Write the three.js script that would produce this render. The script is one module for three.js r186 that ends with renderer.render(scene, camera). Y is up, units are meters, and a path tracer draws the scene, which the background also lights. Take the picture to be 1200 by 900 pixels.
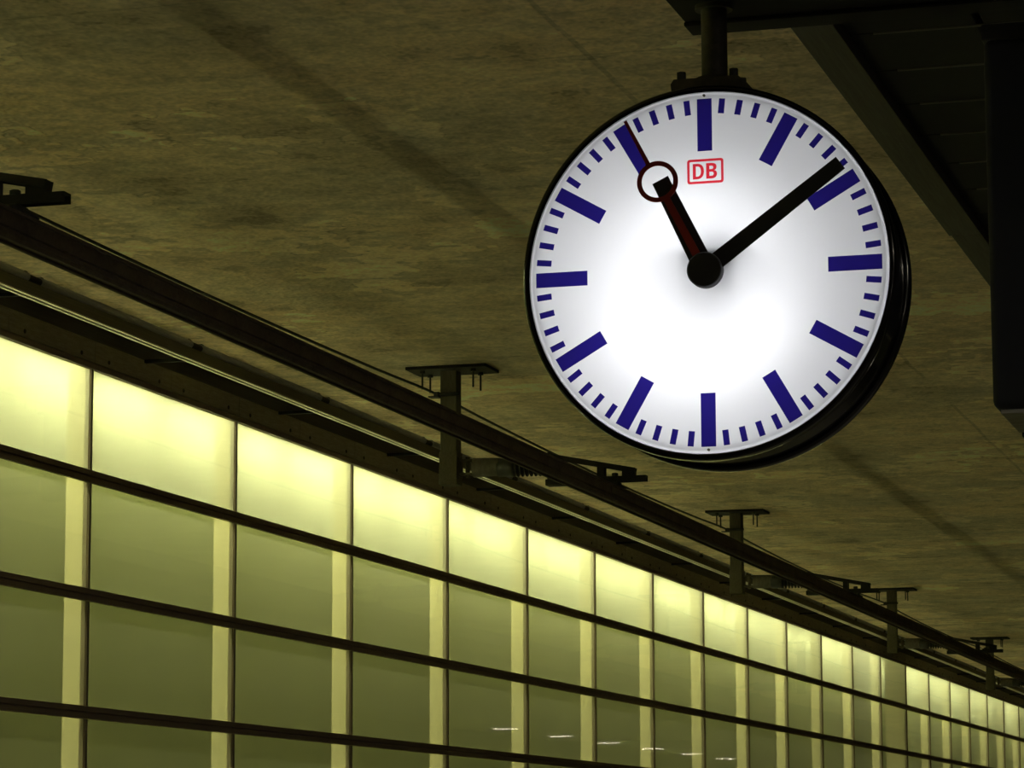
import * as THREE from 'three';
import { mergeGeometries } from 'three/addons/utils/BufferGeometryUtils.js';
import { RoundedBoxGeometry } from 'three/addons/geometries/RoundedBoxGeometry.js';
import { TextGeometry } from 'three/addons/geometries/TextGeometry.js';
import { FontLoader } from 'three/addons/loaders/FontLoader.js';
import { RectAreaLightUniformsLib } from 'three/addons/lights/RectAreaLightUniformsLib.js';

// ---------------------------------------------------------------- camera, light, exposure
// x: across the track (minus = towards the lit glass wall), y: up from the platform, -z: along the track
const scene = new THREE.Scene();
scene.background = new THREE.Color(0x000000);
const camera = new THREE.PerspectiveCamera(14.267, 4 / 3, 0.1, 200);
const EYE = 1.6;
camera.position.set(0, EYE, 0);
camera.rotation.set(THREE.MathUtils.degToRad(8.7265), THREE.MathUtils.degToRad(16.2465), THREE.MathUtils.degToRad(-0.1947), 'YXZ');
const renderer = new THREE.WebGLRenderer({ antialias: true });
renderer.toneMapping = THREE.LinearToneMapping;
renderer.toneMappingExposure = 1.0;
renderer.shadowMap.enabled = true;
RectAreaLightUniformsLib.init();
const TUBE_LIGHT = new THREE.Color().setRGB(1.0, 0.92, 0.55);      // old yellowed fluorescent tubes in the wall
const TUBE_POWER = 150;
const CLOCK_LIGHT = new THREE.Color().setRGB(0.97, 0.98, 1.0);   // cool ring lamp in the clock
const CLOCK_POWER = 0.0235;
const PLATFORM_LIGHT = new THREE.Color().setRGB(1.0, 0.88, 0.68);
const PLATFORM_POWER = 50;

// ---------------------------------------------------------------- helpers
function rng(seed) { let s = seed >>> 0; return () => { s = (s + 0x6D2B79F5) | 0; let t = Math.imul(s ^ (s >>> 15), 1 | s); t = (t + Math.imul(t ^ (t >>> 7), 61 | t)) ^ t; return ((t ^ (t >>> 14)) >>> 0) / 4294967296; }; }
const used = {};
function numbered(name) { const n = used[name] = (used[name] ?? -1) + 1; return n ? `${name}_${String(n).padStart(3, '0')}` : name; }
function thing(name, label, category, group) {
  const o = new THREE.Group(); o.name = numbered(name); o.userData = { label, category };
  if (group) o.userData.group = group;
  scene.add(o); return o;
}
function structure(name, label, category) {
  const o = new THREE.Group(); o.name = name; o.userData = { kind: 'structure', label, category }; scene.add(o); return o;
}
function part(name, geo, mat, parent, label) {
  const m = new THREE.Mesh(Array.isArray(geo) ? mergeGeometries(geo.map((g) => (g.index ? g.toNonIndexed() : g))) : geo, mat);
  m.name = name; m.castShadow = m.receiveShadow = true; if (label) m.userData.label = label;
  parent.add(m); return m;
}
// box between two corners
function bx(x0, x1, y0, y1, z0, z1) {
  const g = new THREE.BoxGeometry(Math.abs(x1 - x0), Math.abs(y1 - y0), Math.abs(z1 - z0));
  g.translate((x0 + x1) / 2, (y0 + y1) / 2, (z0 + z1) / 2); return g;
}
function rbx(x0, x1, y0, y1, z0, z1, r) {
  const g = new RoundedBoxGeometry(Math.abs(x1 - x0), Math.abs(y1 - y0), Math.abs(z1 - z0), 2, r);
  g.translate((x0 + x1) / 2, (y0 + y1) / 2, (z0 + z1) / 2); return g;
}
function cyl(r0, r1, len, axis = 'y', seg = 20) {
  const g = new THREE.CylinderGeometry(r0, r1, len, seg);
  if (axis === 'x') g.rotateZ(-Math.PI / 2);
  if (axis === 'z') g.rotateX(Math.PI / 2);
  return g;
}
// beam with a box section between two points of the x-y plane
function barXY(x0, y0, x1, y1, th, z0, z1) {
  const L = Math.hypot(x1 - x0, y1 - y0), g = new THREE.BoxGeometry(L, th, Math.abs(z1 - z0));
  g.rotateZ(Math.atan2(y1 - y0, x1 - x0)); g.translate((x0 + x1) / 2, (y0 + y1) / 2, (z0 + z1) / 2); return g;
}
function extrudeZ(points, z0, z1, holes = []) {
  const s = new THREE.Shape(points.map(([x, y]) => new THREE.Vector2(x, y)));
  for (const h of holes) s.holes.push(new THREE.Path(h.map(([x, y]) => new THREE.Vector2(x, y))));
  const g = new THREE.ExtrudeGeometry(s, { depth: z1 - z0, bevelEnabled: false, curveSegments: 8 });
  g.translate(0, 0, z0); return g;
}

// ---------------------------------------------------------------- procedural textures
function lattice(seed, w, h) { const r = rng(seed), a = new Float32Array(w * h); for (let i = 0; i < a.length; i++) a[i] = r(); return a; }
function tiledNoise(seed, w, h) {           // smooth value noise that repeats after w x h cells
  const a = lattice(seed, w, h);
  return (x, y) => {
    const xi = Math.floor(x), yi = Math.floor(y); let fx = x - xi, fy = y - yi;
    fx = fx * fx * (3 - 2 * fx); fy = fy * fy * (3 - 2 * fy);
    const x0 = ((xi % w) + w) % w, x1 = (x0 + 1) % w, y0 = (((yi % h) + h) % h) * w, y1 = ((((yi + 1) % h) + h) % h) * w;
    return (a[y0 + x0] * (1 - fx) + a[y0 + x1] * fx) * (1 - fy) + (a[y1 + x0] * (1 - fx) + a[y1 + x1] * fx) * fy;
  };
}
function dataTexture(w, h, fn, srgb) {
  const d = new Uint8Array(w * h * 4);
  for (let j = 0; j < h; j++) for (let i = 0; i < w; i++) {
    const c = fn(i / w, j / h), k = (j * w + i) * 4;
    d[k] = Math.max(0, Math.min(255, c[0] * 255)); d[k + 1] = Math.max(0, Math.min(255, c[1] * 255)); d[k + 2] = Math.max(0, Math.min(255, c[2] * 255)); d[k + 3] = 255;
  }
  const t = new THREE.DataTexture(d, w, h); t.wrapS = t.wrapT = THREE.RepeatWrapping; t.magFilter = THREE.LinearFilter; t.minFilter = THREE.LinearFilter;
  if (srgb) t.colorSpace = THREE.SRGBColorSpace;
  t.needsUpdate = true; return t;
}
const sstep = (a, b, x) => { const t = Math.min(1, Math.max(0, (x - a) / (b - a))); return t * t * (3 - 2 * t); };

// board-marked, stained concrete; u runs across the track (5.12 m), v along it (16 m)
const CW = 1024, CH = 2048;
const hgt = new Float32Array(CW * CH);
const concreteMap = (() => {
  const nA = tiledNoise(11, 5, 16), nB = tiledNoise(12, 13, 40), nC = tiledNoise(13, 32, 100), nD = tiledNoise(14, 80, 250), nE = tiledNoise(15, 256, 800), nS = tiledNoise(16, 10, 120), nT = tiledNoise(17, 44, 560), nM = tiledNoise(18, 26, 64), nP = tiledNoise(19, 9, 22), nQ = tiledNoise(20, 480, 1300);
  let q = 0;
  const seams = []; const r = rng(77);      // broken board seams across the track, each its own length
  for (let k = 0; k < 46; k++) seams.push([r(), 0.08 + r() * 0.3, (k + r() * 0.8) / 46, 0.05 + r() * 0.1, r() * 0.006]);
  const chips = []; for (let k = 0; k < 70; k++) chips.push([r(), r(), 0.004 + r() * 0.014, 0.0006 + r() * 0.0016, r() - 0.5, r() < 0.3]);
  return dataTexture(CW, CH, (u, v) => {
    const a = nA(u * 5, v * 16), b = nB(u * 13, v * 40), c = nC(u * 32, v * 100), d = nD(u * 80, v * 250), e = nE(u * 256, v * 800);
    const st = nS(u * 10, v * 120), ft = nT(u * 44, v * 560), n = nM(u * 26, v * 64), p = nP(u * 9, v * 22), qn = nQ(u * 480, v * 1300);
    let t = 0.83 + (a - 0.5) * 0.12 + (b - 0.5) * 0.09 + (c - 0.5) * 0.07 + (d - 0.5) * 0.12 + (e - 0.5) * 0.12 + (qn - 0.5) * 0.08 + (st - 0.5) * 0.04 + (ft - 0.5) * 0.035;
    const smudge = sstep(0.66, 0.86, n * 0.55 + c * 0.25 + d * 0.2 + (e - 0.5) * 0.25) * 0.24;                 // small dark smudges
    const edge = p * 0.6 + b * 0.25 + c * 0.15 + (d - 0.5) * 0.16 + (ft - 0.5) * 0.06;
    const flake = sstep(0.6, 0.615, edge) * 0.08 * (0.5 + a);                                      // skin of laitance with a broken outline
    const rim = Math.max(0, 1 - Math.abs(edge - 0.598) / 0.006) * 0.2 * c;
    let seam = 0, chip = 0;
    for (const [u0, len, v0, dep, slope] of seams) {
      let du = u - u0; du -= Math.floor(du); if (du > len) continue;
      let dv = v - v0 - slope * du; dv -= Math.round(dv);
      const w = 0.00035 + 0.0007 * d; if (Math.abs(dv) < w) seam = Math.max(seam, dep * (0.4 + b) * (1 - Math.abs(dv) / w));
    }
    for (const [u0, v0, ru, rv, sk, pale] of chips) {
      let du = u - u0, dv = v - v0; du -= Math.round(du); dv -= Math.round(dv);
      if (Math.abs(du) > ru * 1.6 || Math.abs(dv) > rv * 2.5) continue;
      const k = (du / ru) ** 2 + ((dv - sk * rv * du / ru) / rv) ** 2 + (e - 0.5) * 1.2;
      if (k < 1) chip = Math.max(chip, 0) + (pale ? -0.08 : 0.11) * Math.min(1, (1 - k) * 2);
    }
    const ju = Math.abs(u - 0.435 - (b - 0.5) * 0.004), longSeam = ju < 0.0022 && a > 0.42 ? 0.11 * (0.4 + d) : 0;
    t += flake - smudge - rim - seam - chip - longSeam;
    hgt[q++] = 0.5 + (c - 0.5) * 0.2 + (d - 0.5) * 0.25 + (e - 0.5) * 0.3 + (qn - 0.5) * 0.25 - seam * 1.5 - longSeam + flake * 2 - rim - chip;
    const warm = (a - 0.5) * 0.04 + (n - 0.5) * 0.03;
    return [t * (1.06 + warm), t * 0.98, t * (0.86 - warm)];
  }, true);
})();
const concreteBump = (() => { let q = 0; return dataTexture(CW, CH, () => { const t = hgt[q++]; return [t, t, t]; }); })();
// fine mottled grain for painted metal (1 = base colour)
const grainMap = (() => {
  const a = tiledNoise(31, 16, 16), b = tiledNoise(32, 64, 64), c = tiledNoise(33, 256, 256);
  return dataTexture(512, 512, (u, v) => { const t = 0.86 + (a(u * 16, v * 16) - 0.5) * 0.12 + (b(u * 64, v * 64) - 0.5) * 0.1 + (c(u * 256, v * 256) - 0.5) * 0.08; return [t, t, t]; }, true);
})();
const roughMap = (() => {
  const a = tiledNoise(41, 12, 12), b = tiledNoise(42, 90, 90);
  return dataTexture(512, 512, (u, v) => { const t = 0.75 + (a(u * 12, v * 12) - 0.5) * 0.3 + (b(u * 90, v * 90) - 0.5) * 0.2; return [t, t, t]; });
})();

// ---------------------------------------------------------------- materials (linear base colours)
const std = (r, g, b, roughness, metalness = 0, extra = {}) => new THREE.MeshStandardMaterial({ color: new THREE.Color().setRGB(r, g, b), roughness, metalness, ...extra });
const M = {
  concrete: std(1, 0.97, 0.9, 0.95, 0, { map: concreteMap, bumpMap: concreteBump, bumpScale: 0.008 }),
  floor: std(0.14, 0.135, 0.125, 0.7, 0, { map: grainMap }),
  ballast: std(0.12, 0.11, 0.1, 0.95, 0, { map: grainMap }),
  plaster: std(0.12, 0.115, 0.105, 0.9, 0, { map: grainMap }),
  darkPanel: std(0.01, 0.01, 0.009, 0.8, 0, { map: grainMap }),
  stripMetal: std(0.14, 0.13, 0.11, 0.75, 0, { map: grainMap }),
  frame: std(0.3, 0.24, 0.19, 0.7, 0, { map: grainMap }),
  fascia: std(0.42, 0.38, 0.29, 0.8, 0, { map: grainMap }),
  rivet: std(0.05, 0.045, 0.04, 0.6, 0.3),
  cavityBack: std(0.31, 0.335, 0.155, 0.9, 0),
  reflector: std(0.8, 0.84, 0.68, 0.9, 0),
  cavityFin: std(0.92, 0.86, 0.58, 0.8, 0),
  clearGlass: new THREE.MeshPhysicalMaterial({ color: new THREE.Color().setRGB(1, 1, 1), roughness: 0.02, transmission: 1, thickness: 0, ior: 1.5, specularIntensity: 0.22 }),
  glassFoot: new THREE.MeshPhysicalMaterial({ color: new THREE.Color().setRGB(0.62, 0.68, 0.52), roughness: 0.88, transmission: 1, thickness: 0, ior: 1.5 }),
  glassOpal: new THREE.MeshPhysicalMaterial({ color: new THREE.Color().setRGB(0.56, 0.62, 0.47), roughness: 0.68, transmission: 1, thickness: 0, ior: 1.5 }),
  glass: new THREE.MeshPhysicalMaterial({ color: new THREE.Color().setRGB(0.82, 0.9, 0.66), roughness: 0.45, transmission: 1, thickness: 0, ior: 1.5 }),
  tube: std(0.9, 0.9, 0.9, 0.4, 0, { emissive: TUBE_LIGHT, emissiveIntensity: 3 }),
  tubeOff: std(0.8, 0.8, 0.78, 0.4),
  steel: std(0.16, 0.145, 0.1, 0.8, 0, { map: grainMap }),
  plateSteel: std(0.022, 0.02, 0.016, 0.8, 0, { map: grainMap }),
  rail: std(0.2, 0.16, 0.12, 0.9, 0, { map: grainMap }),
  copper: std(0.12, 0.08, 0.05, 0.5, 0.6),
  wire: std(0.05, 0.05, 0.045, 0.6, 0.4),
  rubber: std(0.025, 0.025, 0.025, 0.5),
  galvanised: std(0.2, 0.185, 0.15, 0.7, 0, { map: grainMap }),
  aluminium: std(0.85, 0.8, 0.66, 0.36, 0.9, { map: grainMap }),
  channel: std(0.26, 0.24, 0.17, 0.8, 0, { map: grainMap }),
  greyTube: std(0.68, 0.7, 0.74, 0.6, 0, { map: grainMap }),
  blackGloss: new THREE.MeshPhysicalMaterial({ color: new THREE.Color().setRGB(0.008, 0.008, 0.009), roughness: 0.16, clearcoat: 0.8, clearcoatRoughness: 0.08 }),
  blackMatt: std(0.004, 0.004, 0.005, 0.8),
  handBlack: std(0.03, 0.028, 0.028, 0.6),
  handRed: std(0.35, 0.03, 0.02, 0.6),
  dial: new THREE.MeshPhysicalMaterial({ color: new THREE.Color().setRGB(0.86, 0.86, 0.88), roughness: 1, transmission: 1, thickness: 0, ior: 1.49 }),
  mark: new THREE.MeshPhysicalMaterial({ color: new THREE.Color().setRGB(0.022, 0.014, 0.23), roughness: 1, transmission: 0.85, thickness: 0, ior: 1.3 }),
  emblem: new THREE.MeshPhysicalMaterial({ color: new THREE.Color().setRGB(0.95, 0.035, 0.06), roughness: 1, transmission: 0.95, thickness: 0, ior: 1.3 }),
  clockInside: std(0.75, 0.75, 0.76, 0.9),
  ringTube: std(0.9, 0.9, 0.9, 0.4, 0, { emissive: CLOCK_LIGHT, emissiveIntensity: 4 }),
  beam: std(0.02, 0.018, 0.016, 0.8, 0, { map: grainMap }),
  pole: std(0.11, 0.1, 0.07, 0.6, 0.2, { map: grainMap }),
  lampGlow: std(0.9, 0.9, 0.9, 0.5, 0, { emissive: PLATFORM_LIGHT, emissiveIntensity: 3 }),
  lampBody: std(0.3, 0.3, 0.3, 0.5, 0.3),
};

// ---------------------------------------------------------------- structure
const WALLX = -7.0, CEIL = EYE + 3.0, PIT = -0.95;
const ZN = 6, ZF = -80;                                  // near and far end of the hall
const BAY = 2.208, Z0 = -15.61, K0 = -6, K1 = 22;        // wall bays: mullion k stands at Z0 - k*BAY
const zk = (k) => Z0 - k * BAY;
const ROWS = [2.689, 2.087, 1.428, 0.781, 0.13, -0.525, -1.175, -1.825].map((h) => h + EYE);

{ // floor, pit and the closing walls
  const fl = structure('floor', 'platform floor and track bed below the frame', 'floor');
  part('platform', rbx(-3.1, 8, -0.3, 0, ZF, ZN, 0.02), M.floor, fl);
  part('platform_edge', bx(-3.1, -2.95, PIT, -0.3, ZF, ZN), M.plaster, fl);
  part('track_bed', bx(-7.8, -3.1, PIT - 0.3, PIT, ZF, ZN), M.ballast, fl);
  const wr = structure('wall_right', 'plain wall far across the platform', 'wall');
  part('wall_panel', bx(8, 8.3, -0.3, CEIL + 0.3, ZF, ZN), M.plaster, wr);
  const wb = structure('wall_back', 'tunnel end wall far down the track', 'wall');
  part('wall_panel', bx(-7.8, 8.3, PIT - 0.3, CEIL + 0.3, ZF - 0.3, ZF), M.plaster, wb);
  const wf = structure('wall_front', 'wall behind the viewer', 'wall');
  part('wall_panel', bx(-7.8, 8.3, PIT - 0.3, CEIL + 0.3, ZN, ZN + 0.3), M.plaster, wf);
}

{ // ceiling: bare concrete over the track, a steel edge strip, dark cassettes over the platform
  const c = structure('ceiling', 'stained board-marked concrete ceiling over the track', 'ceiling');
  const slab = bx(-7.8, -2.0, CEIL, CEIL + 0.3, ZF, ZN);
  const p = slab.attributes.position, uv = slab.attributes.uv;
  for (let i = 0; i < p.count; i++) uv.setXY(i, p.getX(i) / 5.12, p.getZ(i) / 16);
  part('concrete_slab', slab, M.concrete, c);
  for (let z = -4.3 - 1.15, k = 0; z > ZF + 4; z -= 4.6, k++)
    part('edge_strip', rbx(-2.04 - (k % 2 ? 0.012 : 0), -1.895, CEIL - 0.035, CEIL + 0.05, z, z - 4.592, 0.004), M.stripMetal, c, 'dull steel strip along the concrete edge');
  part('ceiling_void', bx(-2.0, 8.3, CEIL + 0.12, CEIL + 0.3, ZF, ZN), M.blackMatt, c);
  const geoA = rbx(-0.25, 0.225, 0, 0.03, -0.276, 0.276, 0.006);
  const geoB = rbx(-0.6, 0.6, 0, 0.03, -0.276, 0.276, 0.006);
  const joint = bx(-0.6, 1.0, -0.003, 0.004, -0.006, 0.006);
  for (let k = 0, z = -9.01; k < 26; k++, z -= 0.562) {
    const a = part('metal_panel', geoA, M.darkPanel, c); a.position.set(-1.64, CEIL + 0.005, z);
    part('panel_joint', joint, M.galvanised, c).position.set(-1.2, CEIL + 0.004, z + 0.281);
    const b = part('metal_panel', geoB, M.darkPanel, c); b.position.set(-0.79, CEIL + 0.005, z);
  }
  const rest = [bx(-1.87, 8, CEIL + 0.005, CEIL + 0.035, -23.35, ZF), bx(-1.87, 8, CEIL + 0.005, CEIL + 0.035, -8.72, ZN), bx(-0.18, 8, CEIL + 0.005, CEIL + 0.035, -23.35, -8.72)];
  part('panel_field', rest, M.darkPanel, c);
}

// ---------------------------------------------------------------- the lit glass wall
{
  const w = structure('wall_left', 'backlit wall of frosted glass panes in a dark metal grid', 'wall');
  const zA = zk(K0), zB = zk(K1), top = EYE + 2.94, bot = ROWS[7] - 0.22, BACK = WALLX - 0.5, FIN = WALLX - 0.135;
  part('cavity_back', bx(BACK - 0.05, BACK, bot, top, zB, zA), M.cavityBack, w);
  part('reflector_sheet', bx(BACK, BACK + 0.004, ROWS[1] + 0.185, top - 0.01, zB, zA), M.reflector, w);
  part('cavity_top', bx(BACK - 0.05, WALLX - 0.012, top - 0.01, top + 0.05, zB, zA), M.cavityFin, w);
  part('cavity_bottom', bx(BACK - 0.05, WALLX - 0.012, bot - 0.05, bot + 0.01, zB, zA), M.cavityFin, w);
  part('wall_base', bx(BACK - 0.05, WALLX + 0.02, PIT, bot - 0.05, zB, zA), M.plaster, w);
  part('plinth', bx(WALLX - 0.03, WALLX + 0.012, bot - 0.05, ROWS[7] - 0.03, zB, zA), M.frame, w);
  part('wall_core', [bx(-7.8, BACK - 0.05, PIT, CEIL, ZF, ZN), bx(BACK - 0.05, WALLX - 0.01, top + 0.05, CEIL, ZF, ZN),
    bx(BACK - 0.05, WALLX, PIT, CEIL, zA, ZN), bx(BACK - 0.05, WALLX, PIT, CEIL, ZF, zB)], M.plaster, w);
  // panes
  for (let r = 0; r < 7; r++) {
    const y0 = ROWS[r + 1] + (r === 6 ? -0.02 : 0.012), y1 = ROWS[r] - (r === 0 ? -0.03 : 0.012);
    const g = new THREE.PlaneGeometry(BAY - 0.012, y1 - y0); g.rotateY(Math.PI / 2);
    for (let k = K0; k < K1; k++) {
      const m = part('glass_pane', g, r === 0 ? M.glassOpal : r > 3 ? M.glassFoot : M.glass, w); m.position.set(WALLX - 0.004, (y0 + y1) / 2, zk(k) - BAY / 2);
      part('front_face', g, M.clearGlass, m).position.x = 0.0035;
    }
  }
  // fins that part the bays behind the glass, mullions before it
  const fin = bx(FIN, WALLX - 0.028, bot, top - 0.01, -0.006, 0.006);
  const mul = rbx(WALLX - 0.03, WALLX + 0.012, bot, ROWS[0] + 0.03, -0.013, 0.013, 0.003);
  const wideFin = bx(WALLX - 0.3, WALLX - 0.028, bot, top - 0.01, -0.006, 0.006), boxed = [13, 20];
  for (let k = K0; k <= K1; k++) {
    part('cavity_fin', boxed.includes(k) ? wideFin : fin, M.cavityFin, w).position.z = zk(k);
    part('mullion', mul, M.frame, w).position.z = zk(k);
  }
  // transoms: two slim bars with a groove between, and a ledge reaching in behind the glass
  for (let r = 1; r < 7; r++) {
    const y = ROWS[r];
    part('transom', [rbx(WALLX - 0.002, WALLX + 0.02, y + 0.004, y + 0.036, zB, zA, 0.003), rbx(WALLX - 0.002, WALLX + 0.02, y - 0.036, y - 0.004, zB, zA, 0.003), bx(WALLX - 0.002, WALLX + 0.006, y - 0.03, y + 0.03, zB, zA)], M.frame, w);
    part('transom_ledge', bx(WALLX - 0.025, WALLX - 0.006, y - 0.012, y + 0.012, zB, zA), M.cavityFin, w);
  }
  // fascia above the glass: riveted half-bay sheets over a slim trim
  part('glass_trim', rbx(WALLX - 0.012, WALLX + 0.024, ROWS[0], ROWS[0] + 0.033, zB, zA, 0.003), M.frame, w);
  const sheet = rbx(-0.008, 0.012, ROWS[0] + 0.037, EYE + 2.85, -BAY / 4 + 0.003, BAY / 4 - 0.003, 0.002);
  const riv = new THREE.SphereGeometry(0.013, 10, 6); riv.scale(0.5, 1, 1);
  for (let k = K0 * 2; k < K1 * 2; k++) {
    const s = part('fascia_panel', sheet, M.fascia, w); s.position.set(WALLX + 0.012, 0, Z0 - (k + 0.5) * BAY / 2);
    for (const d of [-0.365, 0.365]) { const v = part('rivet', riv, M.rivet, s); v.position.set(0.014, EYE + 2.757, d); }
  }
  part('fascia_back', bx(WALLX - 0.02, WALLX + 0.004, ROWS[0] + 0.03, top + 0.05, zB, zA), M.plaster, w);
  // fluorescent tubes at the head and the foot of every bay
  const tube = cyl(0.013, 0.013, 0.98, 'z', 12), cap = cyl(0.014, 0.014, 0.03, 'z', 12);
  const dead = {}, weak = { 12: 0.06, 19: 0.3, 6: 0.8, 9: 0.62, 15: 0.75, 17: 0.7, 3: 0.9 };
  for (let k = K0; k < K1; k++) for (const end of [0, 1]) for (const s of [-1, 1]) {
    const y = end ? bot + 0.05 : top - 0.05, z = zk(k) - BAY / 2 + s * 0.535, off = dead[k] && !end;
    const t = part('light_tube', tube, off ? M.tubeOff : M.tube, w); t.position.set(WALLX - 0.3, y, z);
    for (const e of [-1, 1]) part('tube_cap', cap, M.galvanised, t).position.z = e * 0.505;
    if (off) continue;
    const l = new THREE.RectAreaLight(TUBE_LIGHT, TUBE_POWER * (end ? 0.56 : weak[k] ?? 1), 0.98, 0.026);
    l.name = 'tube_light'; l.position.set(WALLX - 0.3, y + (end ? 0.015 : -0.015), z);
    l.rotation.set(end ? Math.PI / 2 : -Math.PI / 2, 0, Math.PI / 2); scene.add(l);
  }
}

// ---------------------------------------------------------------- cable channel with grey tubes along the head of the wall
{
  const z0 = zk(K0), z1 = zk(K1), o = thing('cable_channel', 'long dark cable channel with a bright double lower lip above the glass wall', 'cable channel');
  const xF = -6.574, xB = -6.644, y0 = EYE + 2.794, y1 = EYE + 2.862;
  part('channel_body', [rbx(xB + 0.006, xF, y0 + 0.006, y1, z1, z0, 0.004)], M.channel, o);
  part('lower_lip', rbx(xF - 0.025, xF - 0.004, y0, y0 + 0.008, z1, z0, 0.002), M.aluminium, o, 'bright aluminium lip');
  part('lower_lip', rbx(xB + 0.006, xB + 0.027, y0, y0 + 0.008, z1, z0, 0.002), M.aluminium, o, 'bright aluminium lip');
  for (let k = K0; k < K1; k++) part('wall_bracket', bx(WALLX + 0.026, xB + 0.01, y1 - 0.03, y1 - 0.01, zk(k) - 0.72, zk(k) - 0.69), M.blackMatt, o);
  const tubeG = cyl(0.024, 0.024, 2.02, 'z', 14), join = cyl(0.02, 0.02, 0.15, 'z', 12), sock = rbx(-0.012, 0.012, -0.026, 0.026, -0.016, 0.016, 0.004);
  for (let z = -13.98 + 2.17 * 4, k = 0; z - 2.17 > z1; z -= 2.17, k++) {
    const g = part('grey_tube', tubeG, M.greyTube, o, 'pale grey tube lying on the channel'); g.position.set(-6.60, y1 + 0.026, z - 1.085);
    const j = part('tube_joint', join, M.rubber, o); j.position.set(-6.60, y1 + 0.024, z - 2.17);
    for (const d of [-1, 1]) part('tube_clip', sock, M.rubber, g).position.z = d * 0.99;
  }
}

// ---------------------------------------------------------------- overhead conductor rail
const RX = -4.605;
{
  const o = thing('conductor_rail', 'brown overhead conductor rail running along under the concrete ceiling', 'conductor rail');
  const yT = EYE + 2.215, z0 = ZN - 0.5, z1 = ZF + 0.5;
  // flanged profile: flat head, tall cheek, arms that grip the contact wire
  const prof = [[-0.045, 0], [0.045, 0], [0.045, -0.012], [0.038, -0.015], [0.038, -0.066], [0.03, -0.07], [0.03, -0.074], [0.04, -0.078], [0.04, -0.094], [0.03, -0.106], [-0.03, -0.106], [-0.04, -0.094], [-0.04, -0.078], [-0.03, -0.074], [-0.03, -0.07], [-0.038, -0.066], [-0.038, -0.015], [-0.045, -0.012]];
  const body = extrudeZ(prof.map(([x, y]) => [RX + x, yT + y]), z1, z0);
  part('rail_profile', body, M.rail, o);
  part('contact_wire', [cyl(0.007, 0.007, z0 - z1, 'z', 10).translate(RX, yT - 0.112, (z0 + z1) / 2)], M.copper, o);
  for (let z = -6; z > -60; z -= 12) { // splice plates where two lengths meet
    part('splice_plate', rbx(RX + 0.036, RX + 0.045, yT - 0.058, yT - 0.022, z - 0.2, z + 0.2, 0.002), M.rail, o);
  }
}

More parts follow.
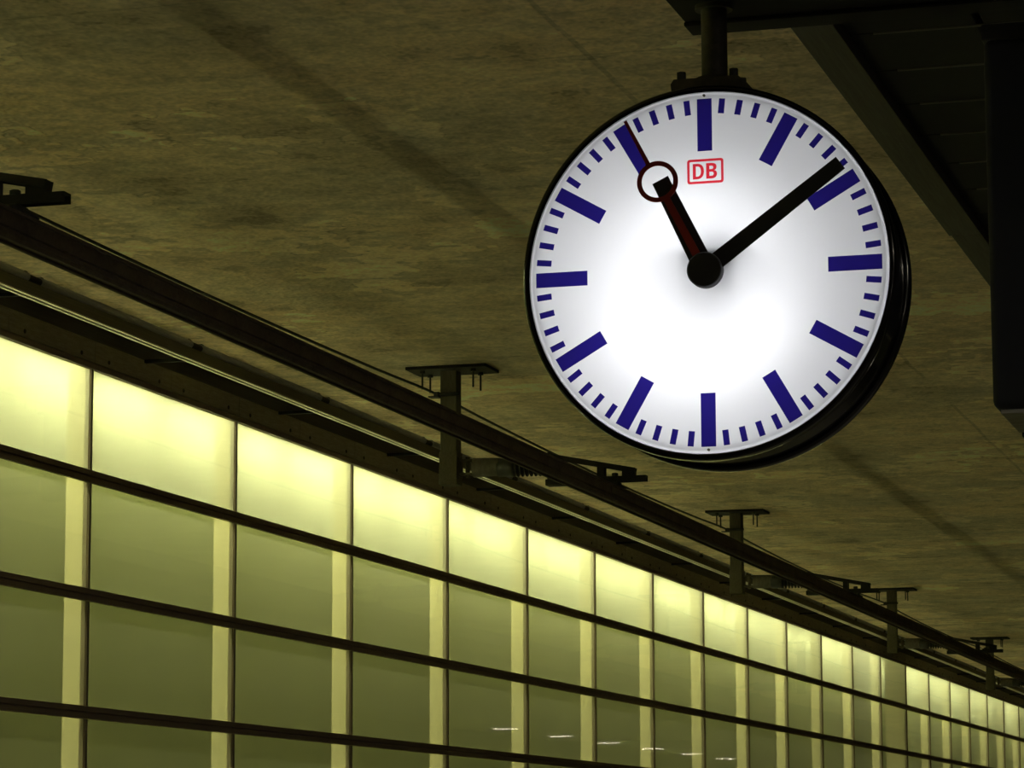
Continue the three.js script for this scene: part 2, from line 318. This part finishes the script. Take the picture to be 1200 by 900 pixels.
// ---------------------------------------------------------------- supports of the rail
function makeSupport() {
  const o = new THREE.Group();                                      // base: centre of the ceiling plate, axis +x towards the platform
  const PX = 0;
  part('ceiling_plate', rbx(-0.25, 0.27, -0.02, 0, -0.15, 0.15, 0.003), M.plateSteel, o);
  for (const [bxx, bz] of [[-0.16, -0.08], [0.17, -0.08], [-0.16, 0.08], [0.17, 0.08]]) {
    const b = part('anchor_bolt', [cyl(0.006, 0.006, 0.12, 'y', 8).translate(bxx, -0.075, bz), cyl(0.018, 0.018, 0.018, 'y', 6).translate(bxx, -0.028, bz)], M.wire, o);
    b.userData.label = 'threaded anchor bolt';
  }
  const PW = 0.052;
  part('post', [rbx(-PW, PW, -0.735, -0.02, -PW, PW, 0.004)], M.steel, o);
  part('foot_collar', [rbx(-PW - 0.006, PW + 0.006, -0.735, -0.53, -PW - 0.006, PW + 0.006, 0.005)], M.steel, o);
  part('wire_clamp', [rbx(-0.084, -0.05, -0.185, -0.155, 0.04, 0.09, 0.004), rbx(-0.118, -0.05, -0.19, -0.182, 0.03, 0.1, 0.003), cyl(0.012, 0.012, 0.13, 'x', 8).translate(0, -0.17, 0.068), bx(-PW - 0.004, PW + 0.004, -0.18, -0.16, PW, PW + 0.012), cyl(0.01, 0.01, 0.02, 'x', 8).translate(0.07, -0.17, 0.068)], M.wire, o);
  // hinge fork, metal cap, ribbed insulator
  const yi = -0.625;
  part('hinge_fork', [rbx(0.05, 0.16, yi - 0.05, yi - 0.036, -0.03, 0.03, 0.003), rbx(0.05, 0.16, yi + 0.036, yi + 0.05, -0.03, 0.03, 0.003), cyl(0.014, 0.014, 0.13, 'y', 10).translate(0.11, yi, 0), rbx(0.05, 0.066, yi - 0.06, yi + 0.06, -0.045, 0.045, 0.003)], M.steel, o);
  const ins = part('insulator', new THREE.LatheGeometry(ribProfile(), 28).rotateZ(-Math.PI / 2).translate(0.35, yi - 0.01, 0), M.rubber, o, 'black ribbed insulator');
  part('end_cap', cyl(0.056, 0.06, 0.17, 'x', 22).translate(0.235, yi - 0.004, 0), M.galvanised, ins, 'pale metal cap');
  part('end_cap', cyl(0.05, 0.045, 0.07, 'x', 22).translate(0.655, yi - 0.012, 0), M.steel, ins);
  // triangular bracket over the rail
  const yL = -0.735, yU = -0.575, xL = 0.63, xT = 1.25;
  const zb = 0.024, zt = 0.006;
  const br = part('bracket', [
    bx(xL, xT, yL - 0.018, yL + 0.018, -zb - zt, -zb), bx(xL, xT, yL - 0.018, yL + 0.018, zb, zb + zt), bx(xL, xT, yL + 0.01, yL + 0.018, -zb, zb),
    barXY(xL, yU, xT - 0.07, yL + 0.05, 0.03, -zb - zt, -zb), barXY(xL, yU, xT - 0.07, yL + 0.05, 0.03, zb, zb + zt), barXY(xL, yU + 0.012, xT - 0.07, yL + 0.062, 0.006, -zb, zb),
    bx(xL, xL + 0.016, yL - 0.018, yU + 0.02, -zb - zt, zb + zt), bx(0.945, 0.99, yL + 0.018, yL + 0.09, -zb - zt, zb + zt),
    bx(xT - 0.15, xT - 0.07, yL + 0.018, yL + 0.06, -zb, zb)], M.plateSteel, o);
  br.userData.label = 'triangular steel bracket';
  part('bracket_foot', [rbx(xL - 0.01, xL + 0.13, yL - 0.026, yL + 0.012, -0.045, 0.045, 0.004)], M.plateSteel, br);
  const cx = RX + 5.656;                                           // over the rail
  part('rail_clamp', [cyl(0.014, 0.014, 0.08, 'y', 10).translate(cx, yL, 0), rbx(cx - 0.045, cx + 0.045, yL - 0.049, yL - 0.034, -0.11, 0.11, 0.004), rbx(cx - 0.03, cx + 0.03, yL - 0.036, yL - 0.018, -0.05, 0.05, 0.004), cyl(0.02, 0.02, 0.016, 'y', 6).translate(cx, yL + 0.03, 0)], M.wire, o);
  return o;
}
function ribProfile() {
  const p = [new THREE.Vector2(0.0001, -0.04), new THREE.Vector2(0.058, -0.04), new THREE.Vector2(0.06, 0.06), new THREE.Vector2(0.04, 0.062)];
  for (let i = 0; i < 7; i++) { const y = 0.075 + i * 0.028; p.push(new THREE.Vector2(0.04, y), new THREE.Vector2(0.062, y + 0.008), new THREE.Vector2(0.062, y + 0.012), new THREE.Vector2(0.04, y + 0.02)); }
  p.push(new THREE.Vector2(0.04, 0.275), new THREE.Vector2(0.0001, 0.275));
  return p;
}
const SUP = [
  'rail support whose bracket tip alone pokes in at the left edge of the view',
  'nearest fully visible ceiling post and insulator holding the rail, left of the clock',
  'second visible ceiling post from the viewer, below the clock rim',
  'third visible ceiling post from the viewer, plate meeting the bracket before it',
  'farthest visible ceiling post, small at the right end of the rail',
];
const proto = makeSupport();
const SUPZ = (i) => -9.6 - i * 8.445;
SUP.forEach((label, i) => {
  const s = i ? proto.clone() : proto; s.name = numbered('rail_support');
  s.userData = { label, category: 'rail support', group: 'posts that carry the conductor rail' };
  s.position.set(-5.656, CEIL, SUPZ(i)); scene.add(s);
});
{ // earth wire slung from post to post
  const pts = [], x = -5.752, y = CEIL - 0.155;
  for (let i = -1; i < 6; i++) for (let j = 0; j < 8; j++) { const t = j / 8; pts.push(new THREE.Vector3(x, y - 0.04 * 4 * t * (1 - t), SUPZ(i) + 0.068 - t * 8.445)); }
  const o = new THREE.Mesh(new THREE.TubeGeometry(new THREE.CatmullRomCurve3(pts), 260, 0.008, 6), M.wire);
  o.name = 'earth_wire'; o.castShadow = o.receiveShadow = true; o.userData = { label: 'thin dark wire slung from post to post just above the rail', category: 'wire' }; scene.add(o);
}

// ---------------------------------------------------------------- the clock
const font = await new FontLoader().loadAsync('fonts/droid/droid_sans_bold.typeface.json');
const CX = -1.627, CY = EYE + 1.428, CZ = -7.31;
{
  const o = thing('station_clock', 'large round backlit station clock hanging from a pole, blue marks and black hands', 'clock');
  o.position.set(CX, CY, CZ);
  const DEPTH = 0.25, R = 0.472;
  const lathe = (pts, seg = 128) => new THREE.LatheGeometry(pts.map(([r, y]) => new THREE.Vector2(r, y)), seg).rotateX(Math.PI / 2);   // y of the profile becomes z
  const body = [[0.452, -0.03], [0.460, -0.03], [0.461, -0.05], [0.461, -0.20], [0.460, -DEPTH + 0.03], [0.452, -DEPTH + 0.03], [0.450, -DEPTH + 0.034], [0.450, -0.034], [0.452, -0.03]];
  part('drum', lathe(body.slice().reverse()), M.blackGloss, o, 'glossy black drum');
  const bez = (s, off) => [[0.459, 0.006], [0.466, 0.008], [0.471, 0.004], [R, -0.006], [R, -0.032], [0.468, -0.040], [0.456, -0.040], [0.456, 0.0]].map(([r, y]) => [r, s * y + off]);
  part('bezel', lathe(bez(1, 0)), M.blackGloss, o, 'slim glossy black rim');
  part('bezel', lathe(bez(-1, -DEPTH)), M.blackGloss, o, 'slim glossy black rim');
  // translucent dials, flat with a turned-back edge
  const dialP = [[0.0001, 0], [0.446, 0], [0.451, -0.002], [0.454, -0.007], [0.459, -0.012]];
  const dial = part('dial', lathe(dialP), M.dial, o, 'white translucent dial');
  part('dial', lathe(dialP.map(([r, y]) => [r, -y - DEPTH])), M.dial, o, 'white translucent dial');
  // inside: white reflector walls, ring lamp and the movement
  part('reflector', lathe([[0.447, -0.012], [0.447, -DEPTH + 0.012]], 64), M.clockInside, o);
  const LX = -0.025, LY = -0.045, LZ = -DEPTH / 2, LR = 0.2;
  const ring = part('ring_lamp', new THREE.TorusGeometry(LR, 0.014, 12, 60), M.ringTube, o); ring.position.set(LX, LY, LZ);
  for (let i = 0; i < 10; i++) {
    const a = i / 10 * Math.PI * 2, l = new THREE.PointLight(CLOCK_LIGHT, CLOCK_POWER);
    l.name = 'ring_lamp_light'; l.shadow.radius = 0.7; l.castShadow = true;
    l.position.set(LX + LR * Math.cos(a), LY + LR * Math.sin(a), LZ); o.add(l);
  }
  part('movement_box', rbx(-0.075, 0.095, -0.05, 0.085, -DEPTH + 0.035, -0.035, 0.01), M.blackMatt, o);
  part('movement_axle', cyl(0.012, 0.012, DEPTH + 0.04, 'z', 14).translate(0, 0, -DEPTH / 2), M.blackMatt, o);
  // printed marks as thin foils on the front dial
  const foil = (w, r0, r1) => { const g = new THREE.PlaneGeometry(w, r1 - r0); g.translate(0, (r0 + r1) / 2, 0); return g; };
  const hourG = foil(0.0375, 0.305, 0.4385), minG = foil(0.0155, 0.4005, 0.4385);
  for (let i = 0; i < 60; i++) {
    const h = i % 5 === 0, m = part(h ? 'hour_mark' : 'minute_mark', h ? hourG : minG, M.mark, dial); m.position.z = 0.0012; m.rotation.z = -i * Math.PI / 30;
  }
  // emblem: two red letters in a round-cornered frame
  const fw = 0.0925, fh = 0.0625, fr = 0.008, st = 0.0062;
  const rr = (P, w, h, r) => { P.moveTo(-w / 2 + r, -h / 2); P.lineTo(w / 2 - r, -h / 2); P.quadraticCurveTo(w / 2, -h / 2, w / 2, -h / 2 + r); P.lineTo(w / 2, h / 2 - r); P.quadraticCurveTo(w / 2, h / 2, w / 2 - r, h / 2); P.lineTo(-w / 2 + r, h / 2); P.quadraticCurveTo(-w / 2, h / 2, -w / 2, h / 2 - r); P.lineTo(-w / 2, -h / 2 + r); P.quadraticCurveTo(-w / 2, -h / 2, -w / 2 + r, -h / 2); return P; };
  const fs = rr(new THREE.Shape(), fw, fh, fr); fs.holes.push(rr(new THREE.Path(), fw - 2 * st, fh - 2 * st, fr * 0.4));
  part('emblem_frame', new THREE.ShapeGeometry(fs), M.emblem, dial, 'red rounded frame').position.set(0.0005, 0.2535, 0.0012);
  for (const [ch, x] of [['D', -0.0315], ['B', 0.0025]]) {
    const g = new THREE.ShapeGeometry(font.generateShapes(ch, 0.04), 8); g.computeBoundingBox(); const b = g.boundingBox;
    g.translate(-b.min.x, -b.min.y, 0); g.scale((ch === 'D' ? 0.0285 : 0.0275) / (b.max.x - b.min.x), 0.0395 / (b.max.y - b.min.y), 1);
    part('emblem_letter', g, M.emblem, dial, `red letter ${ch}`).position.set(x, 0.234, 0.0012);
  }
  for (const y of [0.4465, -0.4465]) part('dial_screw', cyl(0.0035, 0.0035, 0.004, 'z', 10).translate(0, y, 0.003), M.galvanised, o);
  // hands
  const handG = (pts, z0, z1) => extrudeZ(pts, z0, z1);
  const turn = (m, deg) => { m.rotation.z = -THREE.MathUtils.degToRad(deg); return m; };
  turn(part('hour_hand', handG([[-0.0265, 0], [0.0265, 0], [0.022, 0.262], [-0.022, 0.262]], 0.008, 0.011), M.handBlack, o, 'short broad black hand'), -25.6);
  turn(part('minute_hand', handG([[-0.0225, 0], [0.0225, 0], [0.0185, 0.424], [-0.0185, 0.424]], 0.014, 0.017), M.handBlack, o, 'long black hand'), 54.0);
  const ringS = new THREE.Shape(); ringS.absarc(0, 0.258, 0.0525, 0, Math.PI * 2); const hole = new THREE.Path(); hole.absarc(0, 0.258, 0.0405, 0, Math.PI * 2); ringS.holes.push(hole);
  const sec = [extrudeZ([[-0.011, 0], [0.011, 0], [0.0085, 0.208], [-0.0085, 0.208]], 0.021, 0.0235), new THREE.ExtrudeGeometry(ringS, { depth: 0.0025, bevelEnabled: false, curveSegments: 40 }).translate(0, 0, 0.021), extrudeZ([[-0.0055, 0.308], [0.0055, 0.308], [0.004, 0.438], [-0.004, 0.438]], 0.021, 0.0235)];
  turn(part('second_hand', sec, M.handRed, o, 'thin dark red hand with a ring'), -27);
  part('hub_cap', lathe([[0.0001, 0.03], [0.040, 0.03], [0.0445, 0.026], [0.0445, 0.003]], 48), M.handBlack, o, 'round black hub');
  // saddle, flange and pole above
  const saddle = extrudeZ([[-0.093, 0.452], [0, 0.468], [0.093, 0.452], [0.098, 0.487], [0.075, 0.507], [-0.09, 0.507], [-0.098, 0.495]], -DEPTH / 2 - 0.075, -DEPTH / 2 + 0.075);
  part('mount_saddle', saddle, M.pole, o);
  const fl = part('pole_flange', cyl(0.05, 0.055, 0.014, 'y', 24).translate(0, 0.513, -DEPTH / 2), M.pole, o);
  for (const [x, z] of [[-0.075, 0.05], [0.06, 0.05], [-0.075, -0.05], [0.06, -0.05]]) part('bolt', cyl(0.012, 0.012, 0.026, 'y', 6).translate(x, 0.517, z - DEPTH / 2), M.wire, fl);
  part('pole', cyl(0.033, 0.033, 0.20, 'y', 28).translate(0, 0.61, -DEPTH / 2), M.pole, o);
  part('pole_collar', cyl(0.048, 0.048, 0.012, 'y', 28).translate(0, 0.706, -DEPTH / 2), M.pole, o);
}
{ // beam from which the clock hangs: wide sheet-steel box with a lip along its far edge, running across the platform
  const o = thing('support_beam', 'dark steel beam across the top of the view carrying the clock pole', 'beam');
  const y = EYE + 2.14, x0 = -1.735, x1 = 2.6;
  part('beam_box', rbx(x0, x1, y, y + 0.14, -7.66, -7.08, 0.006), M.beam, o);
  part('beam_lip', rbx(x0, x1, y - 0.012, y, -7.66, -7.56, 0.004), M.beam, o);
  for (const x of [-1.2, 0.6, 2.3]) part('hanger_rod', cyl(0.014, 0.014, CEIL + 0.005 - (y + 0.14), 'y', 10).translate(x, (CEIL + 0.005 + y + 0.14) / 2, -7.37), M.beam, o);
}
{ // big unlit display cabinet at the right edge
  const o = thing('display_cabinet', 'black display cabinet cut off by the right edge of the view', 'display');
  const x0 = -1.146, x1 = 0.95, y0 = EYE + 1.285, y1 = EYE + 2.42;
  part('housing', rbx(x0, x1, y0 + 0.012, y1, -9.5, -9.0, 0.025), M.blackMatt, o);
  part('underside_plate', rbx(x0 + 0.02, x1 - 0.02, y0, y0 + 0.014, -9.46, -9.03, 0.003), M.fascia, o, 'dull grey underside');
  part('far_lip', rbx(x0 + 0.03, x1 - 0.03, y0 - 0.014, y0 + 0.004, -9.5, -9.46, 0.003), M.blackMatt, o);
  for (const x of [-0.95, 0.75]) part('hanger', bx(x - 0.03, x + 0.03, y1, CEIL + 0.005, -9.28, -9.22), M.beam, o);
  part('hanger_rail', rbx(x0 - 0.03, x1, y1 + 0.05, y1 + 0.1, -9.3, -9.2, 0.006), M.beam, o);
}

// ---------------------------------------------------------------- platform lamps beside and behind the viewer; the far ones are mirrored in the glass
const LAMPS = [[3.0, 'behind the viewer', 1.5], [-4.0, 'to the right of the viewer', 1.5], [-11.0, 'right of the display cabinet', 1.5], [-18.0, 'beyond the display cabinet', 1.5]];
['nearest of the far row', 'second of the far row', 'third of the far row', 'fourth of the far row', 'fifth of the far row', 'last of the far row'].forEach((w, k) => LAMPS.push([-55.05 - 3.85 * k, w, 0.45]));
for (const [z, where, len] of LAMPS) {
  const far = len < 1, o = thing('platform_lamp', `${far ? 'short' : 'long'} ceiling lamp over the platform, ${where}`, 'lamp', 'platform lamps out of view');
  o.position.set(2.2, EYE + (far ? 2.33 : 2.55), z); if (far) o.rotation.y = Math.PI / 2;
  part('lamp_body', rbx(-0.09, 0.09, 0, 0.07, -len / 2 - 0.03, len / 2 + 0.03, 0.01), M.lampBody, o);
  part('lamp_diffuser', rbx(-0.07, 0.07, -0.012, 0.0, -len / 2, len / 2, 0.004), M.lampGlow, o);
  const rod = CEIL + 0.005 - o.position.y - 0.07;
  for (const d of [-len / 3, len / 3]) part('hanger_rod', cyl(0.006, 0.006, rod, 'y', 8).translate(0, 0.07 + rod / 2, d), M.wire, o);
  const l = new THREE.RectAreaLight(PLATFORM_LIGHT, PLATFORM_POWER, 0.14, len);
  l.name = 'platform_light'; l.rotation.x = -Math.PI / 2; l.position.y = -0.016; o.add(l);
}

renderer.render(scene, camera);
